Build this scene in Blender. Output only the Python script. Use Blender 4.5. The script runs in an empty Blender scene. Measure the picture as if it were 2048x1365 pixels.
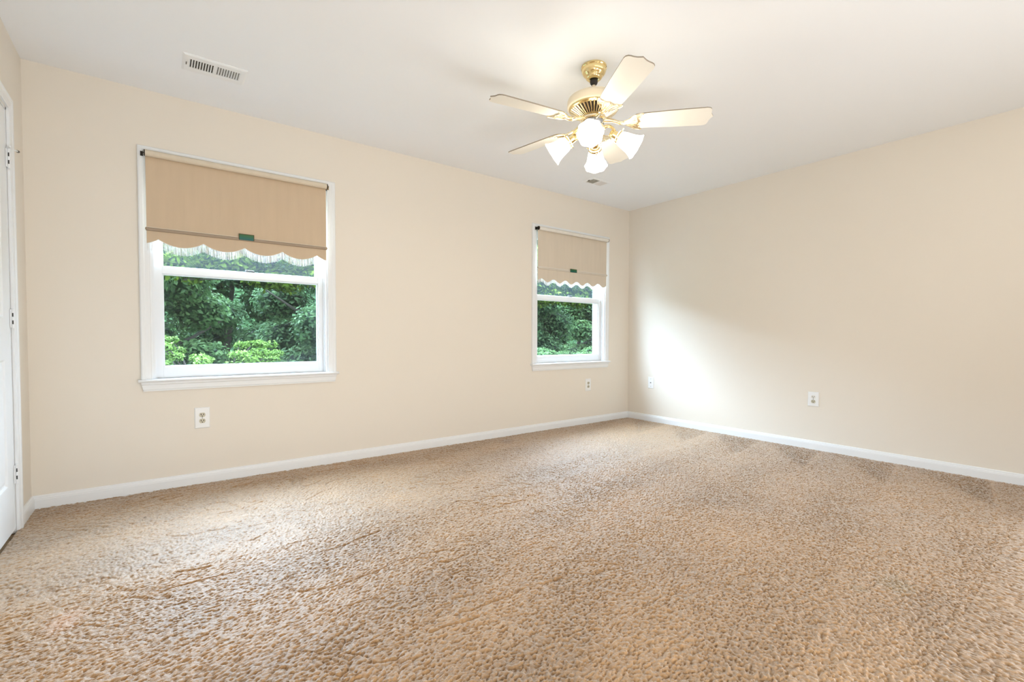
import bpy, bmesh, math, random
import numpy as np
from mathutils import Vector, Matrix, Quaternion

random.seed(7)
RNG = np.random.default_rng(11)
S = bpy.context.scene
COL = S.collection
PI = math.pi

# ------------------------------------------------------------------ camera
H = 2.44            # ceiling height
XR = 5.033          # right wall
YB = -4.55          # wall behind the camera
F_PX = 942.3
cam_d = bpy.data.cameras.new('camera')
cam = bpy.data.objects.new('camera', cam_d)
COL.objects.link(cam)
S.camera = cam
cam_d.sensor_fit = 'HORIZONTAL'
cam_d.sensor_width = 36.0
cam_d.lens = F_PX / 2048 * 36.0
cam_d.shift_y = 17.04 / 2048
cam_d.clip_start = 0.02
cam_d.clip_end = 200
yaw, pitch, roll = 0.6467, -0.0272, 0.0025
fw = Vector((math.sin(yaw) * math.cos(pitch), math.cos(yaw) * math.cos(pitch), math.sin(pitch)))
r0 = Vector((math.cos(yaw), -math.sin(yaw), 0))
u0 = r0.cross(fw)
rt = math.cos(roll) * r0 + math.sin(roll) * u0
up = -math.sin(roll) * r0 + math.cos(roll) * u0
cam.matrix_world = Matrix(((rt.x, up.x, -fw.x, 0.5592), (rt.y, up.y, -fw.y, -3.6359),
                           (rt.z, up.z, -fw.z, 0.9552), (0, 0, 0, 1)))

# ------------------------------------------------------------------ world, light, exposure
S.view_settings.view_transform = 'Standard'
S.view_settings.look = 'None'
S.view_settings.exposure = 0.09
S.view_settings.gamma = 1.0
S.view_settings.use_curve_mapping = False

SKY = 0.55
W = bpy.data.worlds.new('sky')
S.world = W
W.use_nodes = True
nt = W.node_tree
nt.nodes.clear()
wo = nt.nodes.new('ShaderNodeOutputWorld')
bg = nt.nodes.new('ShaderNodeBackground')
bg.inputs[0].default_value = (0.59, 0.77, 1.0, 1)
# hazy bright sky: brightest towards a thinly clouded sun high over the woods, dimmer all round
wtc = nt.nodes.new('ShaderNodeTexCoord')
wdt = nt.nodes.new('ShaderNodeVectorMath')
wdt.operation = 'DOT_PRODUCT'
wdt.inputs[1].default_value = Vector((-0.14, 0.62, 0.70)).normalized()
nt.links.new(wtc.outputs['Generated'], wdt.inputs[0])


def wmath(op, a, b, clamp=False):
    n = nt.nodes.new('ShaderNodeMath')
    n.operation = op
    n.use_clamp = clamp
    if hasattr(a, 'links'):
        nt.links.new(a, n.inputs[0])
    else:
        n.inputs[0].default_value = a
    n.inputs[1].default_value = b
    return n.outputs[0]


lobe = wmath('POWER', wmath('MAXIMUM', wdt.outputs['Value'], 0.0), 1.7)
lobe = wmath('ADD', wmath('MULTIPLY', lobe, 100.0), 5.0)
nt.links.new(wmath('MULTIPLY', lobe, SKY), bg.inputs[1])
nt.links.new(bg.outputs[0], wo.inputs[0])


def area_light(name, loc, rot, sx, sy, energy, color, portal=False):
    l = bpy.data.lights.new(name, 'AREA')
    l.shape = 'RECTANGLE'
    l.size = sx
    l.size_y = sy
    l.energy = energy
    l.color = color
    if portal:
        l.cycles.is_portal = True
    o = bpy.data.objects.new(name, l)
    COL.objects.link(o)
    o.location = loc
    o.rotation_euler = rot
    return o


# daylight portals just outside the two windows (they guide the sky's light, they emit nothing)
area_light('window_portal', (1.06, 0.16, 1.38), (-PI / 2, 0, 0), 1.08, 1.44, 1, (1, 1, 1), True)
area_light('window_portal', (4.11, 0.16, 1.38), (-PI / 2, 0, 0), 1.08, 1.44, 1, (1, 1, 1), True)
# added soft fill high behind the camera, no fixture there
area_light('rear_fill_light', (2.5, YB + 0.02, 2.18), (PI / 2, 0, 0), 4.4, 0.40, 15, (1.0, 0.93, 0.82))
# unseen fill added behind the camera, thrown up at the ceiling
area_light('bounce_fill_light', (1.5, -4.30, 0.24), (PI - 1.14, 0, -0.25), 2.4, 0.6, 49, (0.93, 0.965, 1.0))
# second added fill on the right, brightening the door side
area_light('bounce_fill_light', (3.9, -4.25, 0.34), (PI - 1.15, 0, 0.95), 1.0, 0.6, 16, (0.925, 0.965, 1.0))

SHADE_EMIT = 10.0
LAMP_COL = (1.0, 0.90, 0.74, 1)


# ------------------------------------------------------------------ materials
def new_mat(name):
    m = bpy.data.materials.new(name)
    m.use_nodes = True
    n = m.node_tree
    b = n.nodes['Principled BSDF']
    return m, n, b


def pmat(name, col, rough=0.5, metal=0.0, spec=0.5, bump=None, var=None, coat=0.0):
    m, n, b = new_mat(name)
    b.inputs['Base Color'].default_value = (*col, 1)
    b.inputs['Roughness'].default_value = rough
    b.inputs['Metallic'].default_value = metal
    b.inputs['Specular IOR Level'].default_value = spec
    if coat:
        b.inputs['Coat Weight'].default_value = coat
    if bump or var:
        tc = n.nodes.new('ShaderNodeTexCoord')
        no = n.nodes.new('ShaderNodeTexNoise')
        no.inputs['Scale'].default_value = (bump or var)[0]
        no.inputs['Detail'].default_value = 3
        n.links.new(tc.outputs['Object'], no.inputs['Vector'])
    if bump:
        bp = n.nodes.new('ShaderNodeBump')
        bp.inputs['Strength'].default_value = bump[1]
        bp.inputs['Distance'].default_value = bump[2]
        n.links.new(no.outputs['Fac'], bp.inputs['Height'])
        n.links.new(bp.outputs[0], b.inputs['Normal'])
    if var:
        mx = n.nodes.new('ShaderNodeMix')
        mx.data_type = 'RGBA'
        k = var[1]
        mx.inputs[6].default_value = (*[c * (1 - k) for c in col], 1)
        mx.inputs[7].default_value = (*[min(1, c * (1 + k)) for c in col], 1)
        n.links.new(no.outputs['Fac'], mx.inputs[0])
        n.links.new(mx.outputs[2], b.inputs['Base Color'])
    return m


M = {}
M['wall'] = pmat('cream_wall_paint', (0.805, 0.75, 0.665), 0.55, spec=0.3, bump=(260, 0.06, 0.002))
M['ceil'] = pmat('ceiling_paint', (0.92, 0.945, 0.975), 0.85, spec=0.15, bump=(200, 0.05, 0.002))
M['trim'] = pmat('white_semigloss_trim', (0.83, 0.85, 0.865), 0.32, spec=0.4)
M['vinyl'] = pmat('white_sash', (0.83, 0.85, 0.87), 0.35, spec=0.4)
M['door'] = pmat('white_door_paint', (0.84, 0.86, 0.875), 0.35, spec=0.4)
M['dark_gap'] = pmat('dark_gap', (0.03, 0.028, 0.025), 0.8)
M['brass'] = pmat('polished_brass', (0.86, 0.69, 0.36), 0.18, metal=1.0)
M['pale_brass'] = pmat('pale_brass', (0.93, 0.83, 0.62), 0.22, metal=1.0)
M['fan_cream'] = pmat('cream_enamel', (0.80, 0.71, 0.54), 0.28, spec=0.5)
M['blade'] = pmat('cream_blade_laminate', (0.90, 0.875, 0.80), 0.42, spec=0.4)
M['blade_edge'] = pmat('brown_blade_edge', (0.30, 0.26, 0.20), 0.6)
M['black'] = pmat('black_rubber', (0.012, 0.010, 0.009), 0.45)
M['steel'] = pmat('blue_grey_steel', (0.42, 0.44, 0.48), 0.22, metal=1.0)
M['iron'] = pmat('dark_bracket_metal', (0.035, 0.028, 0.022), 0.4, metal=0.6)
M['bronze'] = pmat('bronze_cap', (0.25, 0.17, 0.08), 0.4, metal=0.7)
M['pewter'] = pmat('grey_metal_lock', (0.13, 0.125, 0.12), 0.5, metal=0.4)
M['plate'] = pmat('white_plastic_plate', (0.84, 0.85, 0.85), 0.35)
M['ivory'] = pmat('ivory_receptacle', (0.56, 0.52, 0.40), 0.4)
M['white_recept'] = pmat('white_receptacle', (0.78, 0.76, 0.70), 0.4)
M['slot'] = pmat('dark_slot', (0.02, 0.015, 0.01), 0.7)
M['vent'] = pmat('white_vent_enamel', (0.88, 0.90, 0.915), 0.45)
M['duct'] = pmat('duct_shade_dark', (0.035, 0.026, 0.018), 0.9)  # dark colour stands in for shade inside the duct and vent ring
M['vent_grey'] = pmat('grey_vent_slat', (0.60, 0.58, 0.51), 0.6)
M['vent_dull'] = pmat('dull_vent_slat', (0.76, 0.74, 0.73), 0.6)
M['floor'] = pmat('carpet_backing', (0.42, 0.28, 0.16), 0.95, spec=0.05, var=(60, 0.15))
M['bark'] = pmat('grey_bark', (0.10, 0.085, 0.07), 0.95, bump=(14, 0.8, 0.03), var=(9, 0.35))
M['grass'] = pmat('ground_grass', (0.025, 0.05, 0.012), 0.95, var=(3, 0.4))
M['siding'] = pmat('exterior_siding', (0.55, 0.53, 0.50), 0.7)
M['fringe'] = pmat('white_fringe_yarn', (0.84, 0.82, 0.78), 0.8, spec=0.1)


def fabric_mat(name, col, trans):
    m, n, b = new_mat(name)
    b.inputs['Roughness'].default_value = 0.85
    b.inputs['Specular IOR Level'].default_value = 0.1
    tc = n.nodes.new('ShaderNodeTexCoord')
    mp = n.nodes.new('ShaderNodeMapping')
    mp.inputs['Scale'].default_value = (3, 3, 0.35)
    no = n.nodes.new('ShaderNodeTexNoise')
    no.inputs['Scale'].default_value = 9
    no.inputs['Detail'].default_value = 4
    n.links.new(tc.outputs['Object'], mp.inputs['Vector'])
    n.links.new(mp.outputs[0], no.inputs['Vector'])
    mx = n.nodes.new('ShaderNodeMix')
    mx.data_type = 'RGBA'
    mx.inputs[6].default_value = (*[c * 0.94 for c in col], 1)
    mx.inputs[7].default_value = (*[c * 1.06 for c in col], 1)
    n.links.new(no.outputs['Fac'], mx.inputs[0])
    n.links.new(mx.outputs[2], b.inputs['Base Color'])
    # weave
    wv = n.nodes.new('ShaderNodeTexNoise')
    wv.inputs['Scale'].default_value = 900
    n.links.new(tc.outputs['Object'], wv.inputs['Vector'])
    bp = n.nodes.new('ShaderNodeBump')
    bp.inputs['Strength'].default_value = 0.15
    bp.inputs['Distance'].default_value = 0.001
    n.links.new(wv.outputs['Fac'], bp.inputs['Height'])
    n.links.new(bp.outputs[0], b.inputs['Normal'])
    tr = n.nodes.new('ShaderNodeBsdfTranslucent')
    tr.inputs[0].default_value = (*col, 1)
    ms = n.nodes.new('ShaderNodeMixShader')
    ms.inputs[0].default_value = trans
    n.links.new(b.outputs[0], ms.inputs[1])
    n.links.new(tr.outputs[0], ms.inputs[2])
    n.links.new(ms.outputs[0], n.nodes['Material Output'].inputs[0])
    return m


M['shade_tan'] = fabric_mat('tan_shade_fabric', (0.62, 0.49, 0.35), 0.003)
M['shade_tan_lit'] = fabric_mat('lit_tan_shade_fabric', (0.68, 0.60, 0.495), 0.003)  # same fabric as the left one, its brighter light painted in


M['hem_dark'] = pmat('dark_hem_bar', (0.36, 0.28, 0.205), 0.6)  # left hem bar, darker than the fabric above it
M['hem_pale'] = pmat('pale_hem_rod', (0.66, 0.60, 0.51), 0.6)


def glass_mat(name, haze):
    m = bpy.data.materials.new(name)
    m.use_nodes = True
    n = m.node_tree
    n.nodes.clear()
    o = n.nodes.new('ShaderNodeOutputMaterial')
    t = n.nodes.new('ShaderNodeBsdfTransparent')
    t.inputs[0].default_value = (0.95, 0.97, 0.96, 1)
    g = n.nodes.new('ShaderNodeBsdfGlossy')
    g.inputs['Roughness'].default_value = 0.02
    lw = n.nodes.new('ShaderNodeLayerWeight')
    lw.inputs[0].default_value = 0.5
    pw = n.nodes.new('ShaderNodeMath')
    pw.operation = 'POWER'
    pw.inputs[1].default_value = 5.0
    n.links.new(lw.outputs['Facing'], pw.inputs[0])
    f = n.nodes.new('ShaderNodeMath')
    f.operation = 'MULTIPLY_ADD'
    f.inputs[1].default_value = 0.7
    f.inputs[2].default_value = 0.008
    n.links.new(pw.outputs[0], f.inputs[0])
    a = n.nodes.new('ShaderNodeMixShader')
    n.links.new(f.outputs[0], a.inputs[0])
    n.links.new(t.outputs[0], a.inputs[1])
    n.links.new(g.outputs[0], a.inputs[2])
    last = a
    if haze:
        d = n.nodes.new('ShaderNodeBsdfTranslucent')
        d.inputs[0].default_value = (0.80, 0.95, 1.0, 1)
        b = n.nodes.new('ShaderNodeMixShader')
        b.inputs[0].default_value = haze
        n.links.new(a.outputs[0], b.inputs[1])
        n.links.new(d.outputs[0], b.inputs[2])
        last = b
    n.links.new(last.outputs[0], o.inputs[0])
    return m


M['glass'] = glass_mat('clear_window_glass', 0)
M['glass_dusty'] = glass_mat('dusty_window_glass', 0.008)


def screen_mat():
    m = bpy.data.materials.new('insect_screen_mesh')
    m.use_nodes = True
    n = m.node_tree
    n.nodes.clear()
    o = n.nodes.new('ShaderNodeOutputMaterial')
    t = n.nodes.new('ShaderNodeBsdfTransparent')
    d = n.nodes.new('ShaderNodeBsdfDiffuse')
    d.inputs[0].default_value = (0.10, 0.10, 0.10, 1)
    a = n.nodes.new('ShaderNodeMixShader')
    a.inputs[0].default_value = 0.11
    n.links.new(t.outputs[0], a.inputs[1])
    n.links.new(d.outputs[0], a.inputs[2])
    n.links.new(a.outputs[0], o.inputs[0])
    return m


M['screen'] = screen_mat()


def lit_glass():
    m, n, b = new_mat('lit_frosted_glass')
    b.inputs['Base Color'].default_value = (0.9, 0.88, 0.84, 1)
    b.inputs['Roughness'].default_value = 0.4
    b.inputs['Emission Color'].default_value = LAMP_COL
    b.inputs['Emission Strength'].default_value = SHADE_EMIT
    return m


M['lit_glass'] = lit_glass()


def bulb_mat():
    m, n, b = new_mat('lit_bulb')
    b.inputs['Emission Color'].default_value = (1.0, 0.85, 0.6, 1)
    b.inputs['Emission Strength'].default_value = 14
    return m


M['bulb'] = bulb_mat()


def leaf_mat(name, c1, c2, c3, trans=0.35):
    m = bpy.data.materials.new(name)
    m.use_nodes = True
    n = m.node_tree
    n.nodes.clear()
    o = n.nodes.new('ShaderNodeOutputMaterial')
    at = n.nodes.new('ShaderNodeAttribute')
    at.attribute_name = 'leaf_tone'
    cr = n.nodes.new('ShaderNodeValToRGB')
    cr.color_ramp.elements[0].color = (*c1, 1)
    cr.color_ramp.elements[1].color = (*c3, 1)
    e = cr.color_ramp.elements.new(0.5)
    e.color = (*c2, 1)
    n.links.new(at.outputs['Fac'], cr.inputs[0])
    d = n.nodes.new('ShaderNodeBsdfPrincipled')
    d.inputs['Roughness'].default_value = 0.55
    d.inputs['Specular IOR Level'].default_value = 0.15
    n.links.new(cr.outputs[0], d.inputs['Base Color'])
    t = n.nodes.new('ShaderNodeBsdfTranslucent')
    n.links.new(cr.outputs[0], t.inputs[0])
    a = n.nodes.new('ShaderNodeMixShader')
    a.inputs[0].default_value = trans
    n.links.new(d.outputs[0], a.inputs[1])
    n.links.new(t.outputs[0], a.inputs[2])
    n.links.new(a.outputs[0], o.inputs[0])
    return m


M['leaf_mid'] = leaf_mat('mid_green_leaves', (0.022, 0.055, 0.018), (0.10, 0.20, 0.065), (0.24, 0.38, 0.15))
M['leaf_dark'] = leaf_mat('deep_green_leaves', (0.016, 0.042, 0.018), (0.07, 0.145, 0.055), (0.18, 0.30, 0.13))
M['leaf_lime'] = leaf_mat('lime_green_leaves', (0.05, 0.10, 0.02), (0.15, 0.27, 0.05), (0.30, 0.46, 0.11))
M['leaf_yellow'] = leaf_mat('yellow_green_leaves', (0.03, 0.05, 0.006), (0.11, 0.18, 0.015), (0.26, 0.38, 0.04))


def carpet_mat():
    m, n, b = new_mat('tan_plush_pile')
    at = n.nodes.new('ShaderNodeAttribute')
    at.attribute_name = 'tuft_col'
    b.inputs['Roughness'].default_value = 0.5
    b.inputs['Specular IOR Level'].default_value = 0.6
    b.inputs['Sheen Weight'].default_value = 0.95
    b.inputs['Sheen Tint'].default_value = (1.0, 0.97, 0.93, 1)
    b.inputs['Sheen Roughness'].default_value = 0.43
    n.links.new(at.outputs['Color'], b.inputs['Base Color'])
    tc = n.nodes.new('ShaderNodeTexCoord')
    no = n.nodes.new('ShaderNodeTexNoise')
    no.inputs['Scale'].default_value = 330
    no.inputs['Detail'].default_value = 2
    n.links.new(tc.outputs['Object'], no.inputs['Vector'])
    bp = n.nodes.new('ShaderNodeBump')
    bp.inputs['Strength'].default_value = 0.6
    bp.inputs['Distance'].default_value = 0.0022
    n.links.new(no.outputs['Fac'], bp.inputs['Height'])
    n.links.new(bp.outputs[0], b.inputs['Normal'])
    return m


M['pile'] = carpet_mat()


def tag_mat():
    """green printed pull tag: olive border, teal field, two pale lines of print too small to read"""
    m, n, b = new_mat('green_pull_tag')
    b.inputs['Roughness'].default_value = 0.35
    tc = n.nodes.new('ShaderNodeTexCoord')
    sp = n.nodes.new('ShaderNodeSeparateXYZ')
    n.links.new(tc.outputs['Object'], sp.inputs[0])
    cr = n.nodes.new('ShaderNodeValToRGB')
    e = cr.color_ramp.elements
    e[0].position = 0.0
    e[0].color = (0.0, 0.11, 0.12, 1)
    e[1].position = 1.0
    e[1].color = (0.03, 0.13, 0.02, 1)
    x = e.new(0.45)
    x.color = (0.005, 0.12, 0.07, 1)
    mr = n.nodes.new('ShaderNodeMapRange')
    mr.inputs[1].default_value = -0.02
    mr.inputs[2].default_value = 0.02
    n.links.new(sp.outputs[2], mr.inputs[0])
    n.links.new(mr.outputs[0], cr.inputs[0])
    n.links.new(cr.outputs[0], b.inputs['Base Color'])
    return m


M['tag'] = tag_mat()
M['tag_border'] = pmat('olive_tag_border', (0.06, 0.05, 0.008), 0.5)


# ------------------------------------------------------------------ mesh helpers
class MB:
    def __init__(self):
        self.v = []
        self.f = []

    def add(self, vs, fs):
        o = len(self.v)
        self.v += [tuple(p) for p in vs]
        self.f += [tuple(i + o for i in q) for q in fs]
        return self

    def box(self, x0, x1, y0, y1, z0, z1):
        v = [(x0, y0, z0), (x1, y0, z0), (x1, y1, z0), (x0, y1, z0), (x0, y0, z1), (x1, y0, z1), (x1, y1, z1), (x0, y1, z1)]
        return self.add(v, [(0, 3, 2, 1), (4, 5, 6, 7), (0, 1, 5, 4), (1, 2, 6, 5), (2, 3, 7, 6), (3, 0, 4, 7)])

    def sweep(self, prof, pts, closed=False):
        """prof: list of offset tuples per path point supplied by function; pts: list of functions -> 3D"""
        n = len(prof)
        vs = []
        for fn in pts:
            vs += [fn(a, b) for a, b in prof]
        fs = []
        k = len(pts)
        for i in range(k - 1):
            for j in range(n):
                j2 = (j + 1) % n
                fs.append((i * n + j, i * n + j2, (i + 1) * n + j2, (i + 1) * n + j))
        fs.append(tuple(range(n - 1, -1, -1)))
        fs.append(tuple((k - 1) * n + j for j in range(n)))
        return self.add(vs, fs)

    def lathe(self, prof, seg=40, c=(0, 0, 0), cap=True, mat=None, rfun=None):
        """prof: (r, z) list; optional rfun(theta, i) scales radius; mat: 4x4"""
        vs = []
        n = len(prof)
        for i, (r, z) in enumerate(prof):
            for k in range(seg):
                t = 2 * PI * k / seg
                s = rfun(t, i) if rfun else 1.0
                p = Vector((r * s * math.cos(t), r * s * math.sin(t), z))
                if mat is not None:
                    p = mat @ p
                vs.append((p.x + c[0], p.y + c[1], p.z + c[2]))
        fs = []
        for i in range(n - 1):
            for k in range(seg):
                k2 = (k + 1) % seg
                fs.append((i * seg + k, i * seg + k2, (i + 1) * seg + k2, (i + 1) * seg + k))
        if cap:
            if prof[0][0] > 1e-6:
                fs.append(tuple(range(seg - 1, -1, -1)))
            if prof[-1][0] > 1e-6:
                fs.append(tuple((n - 1) * seg + k for k in range(seg)))
        return self.add(vs, fs)

    def tube(self, pts, r, seg=10):
        pts = [Vector(p) for p in pts]
        rs = r if isinstance(r, (list, tuple)) else [r] * len(pts)
        vs = []
        ref = Vector((0, 0, 1))
        for i, p in enumerate(pts):
            d = (pts[min(i + 1, len(pts) - 1)] - pts[max(i - 1, 0)]).normalized()
            a = d.cross(ref)
            if a.length < 1e-3:
                a = d.cross(Vector((1, 0, 0)))
            a.normalize()
            b = d.cross(a)
            for k in range(seg):
                t = 2 * PI * k / seg
                vs.append(p + float(rs[i]) * (math.cos(t) * a + math.sin(t) * b))
        fs = []
        for i in range(len(pts) - 1):
            for k in range(seg):
                k2 = (k + 1) % seg
                fs.append((i * seg + k, (i + 1) * seg + k, (i + 1) * seg + k2, i * seg + k2))
        fs.append(tuple(range(seg)))
        fs.append(tuple((len(pts) - 1) * seg + k for k in range(seg - 1, -1, -1)))
        return self.add(vs, fs)

    def prism(self, outline, z0, z1, fn=None):
        n = len(outline)
        vs = [(x, y, z0) for x, y in outline] + [(x, y, z1) for x, y in outline]
        if fn:
            vs = [fn(*v) for v in vs]
        fs = [tuple(range(n - 1, -1, -1)), tuple(range(n, 2 * n))]
        for j in range(n):
            j2 = (j + 1) % n
            fs.append((j, j2, n + j2, n + j))
        return self.add(vs, fs)

    def build(self, name, mat, parent=None, smooth=False, bevel=0, origin=None):
        me = bpy.data.meshes.new(name)
        off = Vector(origin) if origin is not None else Vector((0, 0, 0))
        me.from_pydata([tuple(Vector(v) - off) for v in self.v], [], self.f)
        bm = bmesh.new()
        bm.from_mesh(me)
        bmesh.ops.recalc_face_normals(bm, faces=bm.faces)
        bm.to_mesh(me)
        bm.free()
        if isinstance(mat, (list, tuple)):
            for q in mat:
                me.materials.append(q)
        else:
            me.materials.append(mat)
        if smooth:
            me.polygons.foreach_set('use_smooth', [True] * len(me.polygons))
            me.update()
            try:
                me.set_sharp_from_angle(angle=math.radians(38))
            except Exception:
                pass
        o = bpy.data.objects.new(name, me)
        COL.objects.link(o)
        o.location = off
        if parent is not None:
            o.parent = parent
            # keep world place
            o.matrix_parent_inverse = world_of(parent).inverted()
        if bevel:
            b = o.modifiers.new('bevel', 'BEVEL')
            b.width = bevel
            b.segments = 2
            b.limit_method = 'ANGLE'
        return o


def world_of(o):
    m = Matrix.Translation(o.location) @ o.rotation_euler.to_matrix().to_4x4()
    if o.parent:
        return world_of(o.parent) @ o.matrix_parent_inverse @ m
    return m


def tag(o, label=None, cat=None, group=None, kind=None):
    if label:
        o['label'] = label
    if cat:
        o['category'] = cat
    if group:
        o['group'] = group
    if kind:
        o['kind'] = kind
    return o


def empty(name, loc, label=None, cat=None, group=None, kind=None):
    o = bpy.data.objects.new(name, None)
    o.empty_display_size = 0.05
    COL.objects.link(o)
    o.location = loc
    return tag(o, label, cat, group, kind)


def struct(o, label, cat):
    return tag(o, label, cat, kind='structure')


# ------------------------------------------------------------------ room shell
WT = 0.15   # wall thickness
# window openings (rough, at the drywall)
WIN = [dict(x0=0.540, x1=1.582, z0=0.688, z1=2.043, n=1), dict(x0=3.605, x1=4.619, z0=0.684, z1=2.026, n=2)]

mb = MB()
xs = [-WT, WIN[0]['x0'], WIN[0]['x1'], WIN[1]['x0'], WIN[1]['x1'], XR + WT]
mb.box(xs[0], xs[1], 0, WT, -0.3, H + .02)
mb.box(xs[2], xs[3], 0, WT, -0.3, H + .02)
mb.box(xs[4], xs[5], 0, WT, -0.3, H + .02)
for w in WIN:
    mb.box(w['x0'], w['x1'], 0, WT, -0.3, w['z0'] - .02)
    mb.box(w['x0'], w['x1'], 0, WT, w['z1'], H + .02)
struct(mb.build('wall_back', M['wall']), 'cream painted wall with two shaded windows', 'wall')

DY0, DY1, DZ = -1.165, -0.347, 2.047      # door opening in the left wall
mb = MB()
mb.box(-WT, 0, DY1, 0, -0.3, H + .02)
mb.box(-WT, 0, YB - WT, DY0, -0.3, H + .02)
mb.box(-WT, 0, DY0, DY1, DZ, H + .02)
mb.box(-WT - .02, -WT + .01, DY0 - .1, DY1 + .1, -0.3, H)  # unseen panel added behind the door to block outside light
struct(mb.build('wall_left', M['wall']), 'narrow strip of cream wall around the white door', 'wall')
mb = MB()
mb.box(XR, XR + WT, YB - WT, 0, -0.3, H + .02)
struct(mb.build('wall_right', M['wall']), 'long plain cream wall on the right with two plates', 'wall')
mb = MB()
mb.box(0, XR, YB - WT, YB, -0.3, H + .02)
struct(mb.build('wall_rear', M['wall']), 'cream wall behind the viewpoint', 'wall')
mb = MB()
mb.box(-WT, XR + WT, YB - WT, 0.20, H, H + 0.2)
struct(mb.build('ceiling', M['ceil']), 'smooth off-white ceiling', 'ceiling')
mb = MB()
mb.box(-WT, XR + WT, YB - WT, WT, -0.25, -0.016)
struct(mb.build('floor', M['floor']), 'floor under the tan carpet', 'floor')

# baseboards: profile (depth from wall, height)
BP = [(0, -0.012), (0.014, -0.012), (0.014, 0.047), (0.0125, 0.051), (0.0125, 0.055), (0.0095, 0.060), (0.008, 0.068), (0.0045, 0.0715), (0, 0.072)]


def baseboard(name, pts, label):
    mb = MB()
    mb.sweep(BP, pts)
    return struct(mb.build(name, M['trim']), label, 'baseboard')


baseboard('baseboard_back', [lambda d, z: (d, -d, z), lambda d, z: (XR - d, -d, z)], 'white baseboard along the window wall')
baseboard('baseboard_right', [lambda d, z: (XR - d, -d, z), lambda d, z: (XR - d, YB + d, z)], 'white baseboard along the long plain right wall')
baseboard('baseboard_left', [lambda d, z: (d, -d, z), lambda d, z: (d, -0.292, z)], 'short white baseboard beside the door casing')
baseboard('baseboard_rear', [lambda d, z: (XR - d, YB + d, z), lambda d, z: (d, YB + d, z)], 'white baseboard behind the viewpoint')

# ------------------------------------------------------------------ windows
# casing profile across its width: (w from inner edge, depth)
CP = [(0.0, 0.0), (0.0, 0.010), (0.004, 0.0115), (0.010, 0.011), (0.014, 0.0125), (0.030, 0.0135), (0.036, 0.0165), (0.050, 0.0175), (0.055, 0.015), (0.0575, 0.011), (0.0575, 0.0)]


def casing(mb, x0, x1, z0, z1, plane):
    """three-sided mitred casing round an opening; plane(u, z, d) -> 3D"""
    mb.sweep(CP, [lambda w, d: plane(x0 - w, z0, d), lambda w, d: plane(x0 - w, z1 + w, d),
                  lambda w, d: plane(x1 + w, z1 + w, d), lambda w, d: plane(x1 + w, z0, d)])


def sash(mb, x0, x1, z0, z1, y0, y1, st, top, bot):
    """frame with a stepped inner bead"""
    bead = 0.008
    for (a, b, c, d) in ((x0, x0 + st, z0, z1), (x1 - st, x1, z0, z1), (x0 + st, x1 - st, z0, z0 + bot), (x0 + st, x1 - st, z1 - top, z1)):
        mb.box(a, b, y0, y1, c, d)
    i0, i1, j0, j1 = x0 + st, x1 - st, z0 + bot, z1 - top
    ym = y0 + 0.010
    mb.box(i0, i0 + bead, ym, y1, j0, j1)
    mb.box(i1 - bead, i1, ym, y1, j0, j1)
    mb.box(i0 + bead, i1 - bead, ym, y1, j0, j0 + bead)
    mb.box(i0 + bead, i1 - bead, ym, y1, j1 - bead, j1)
    return i0 + bead, i1 - bead, j0 + bead, j1 - bead


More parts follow.
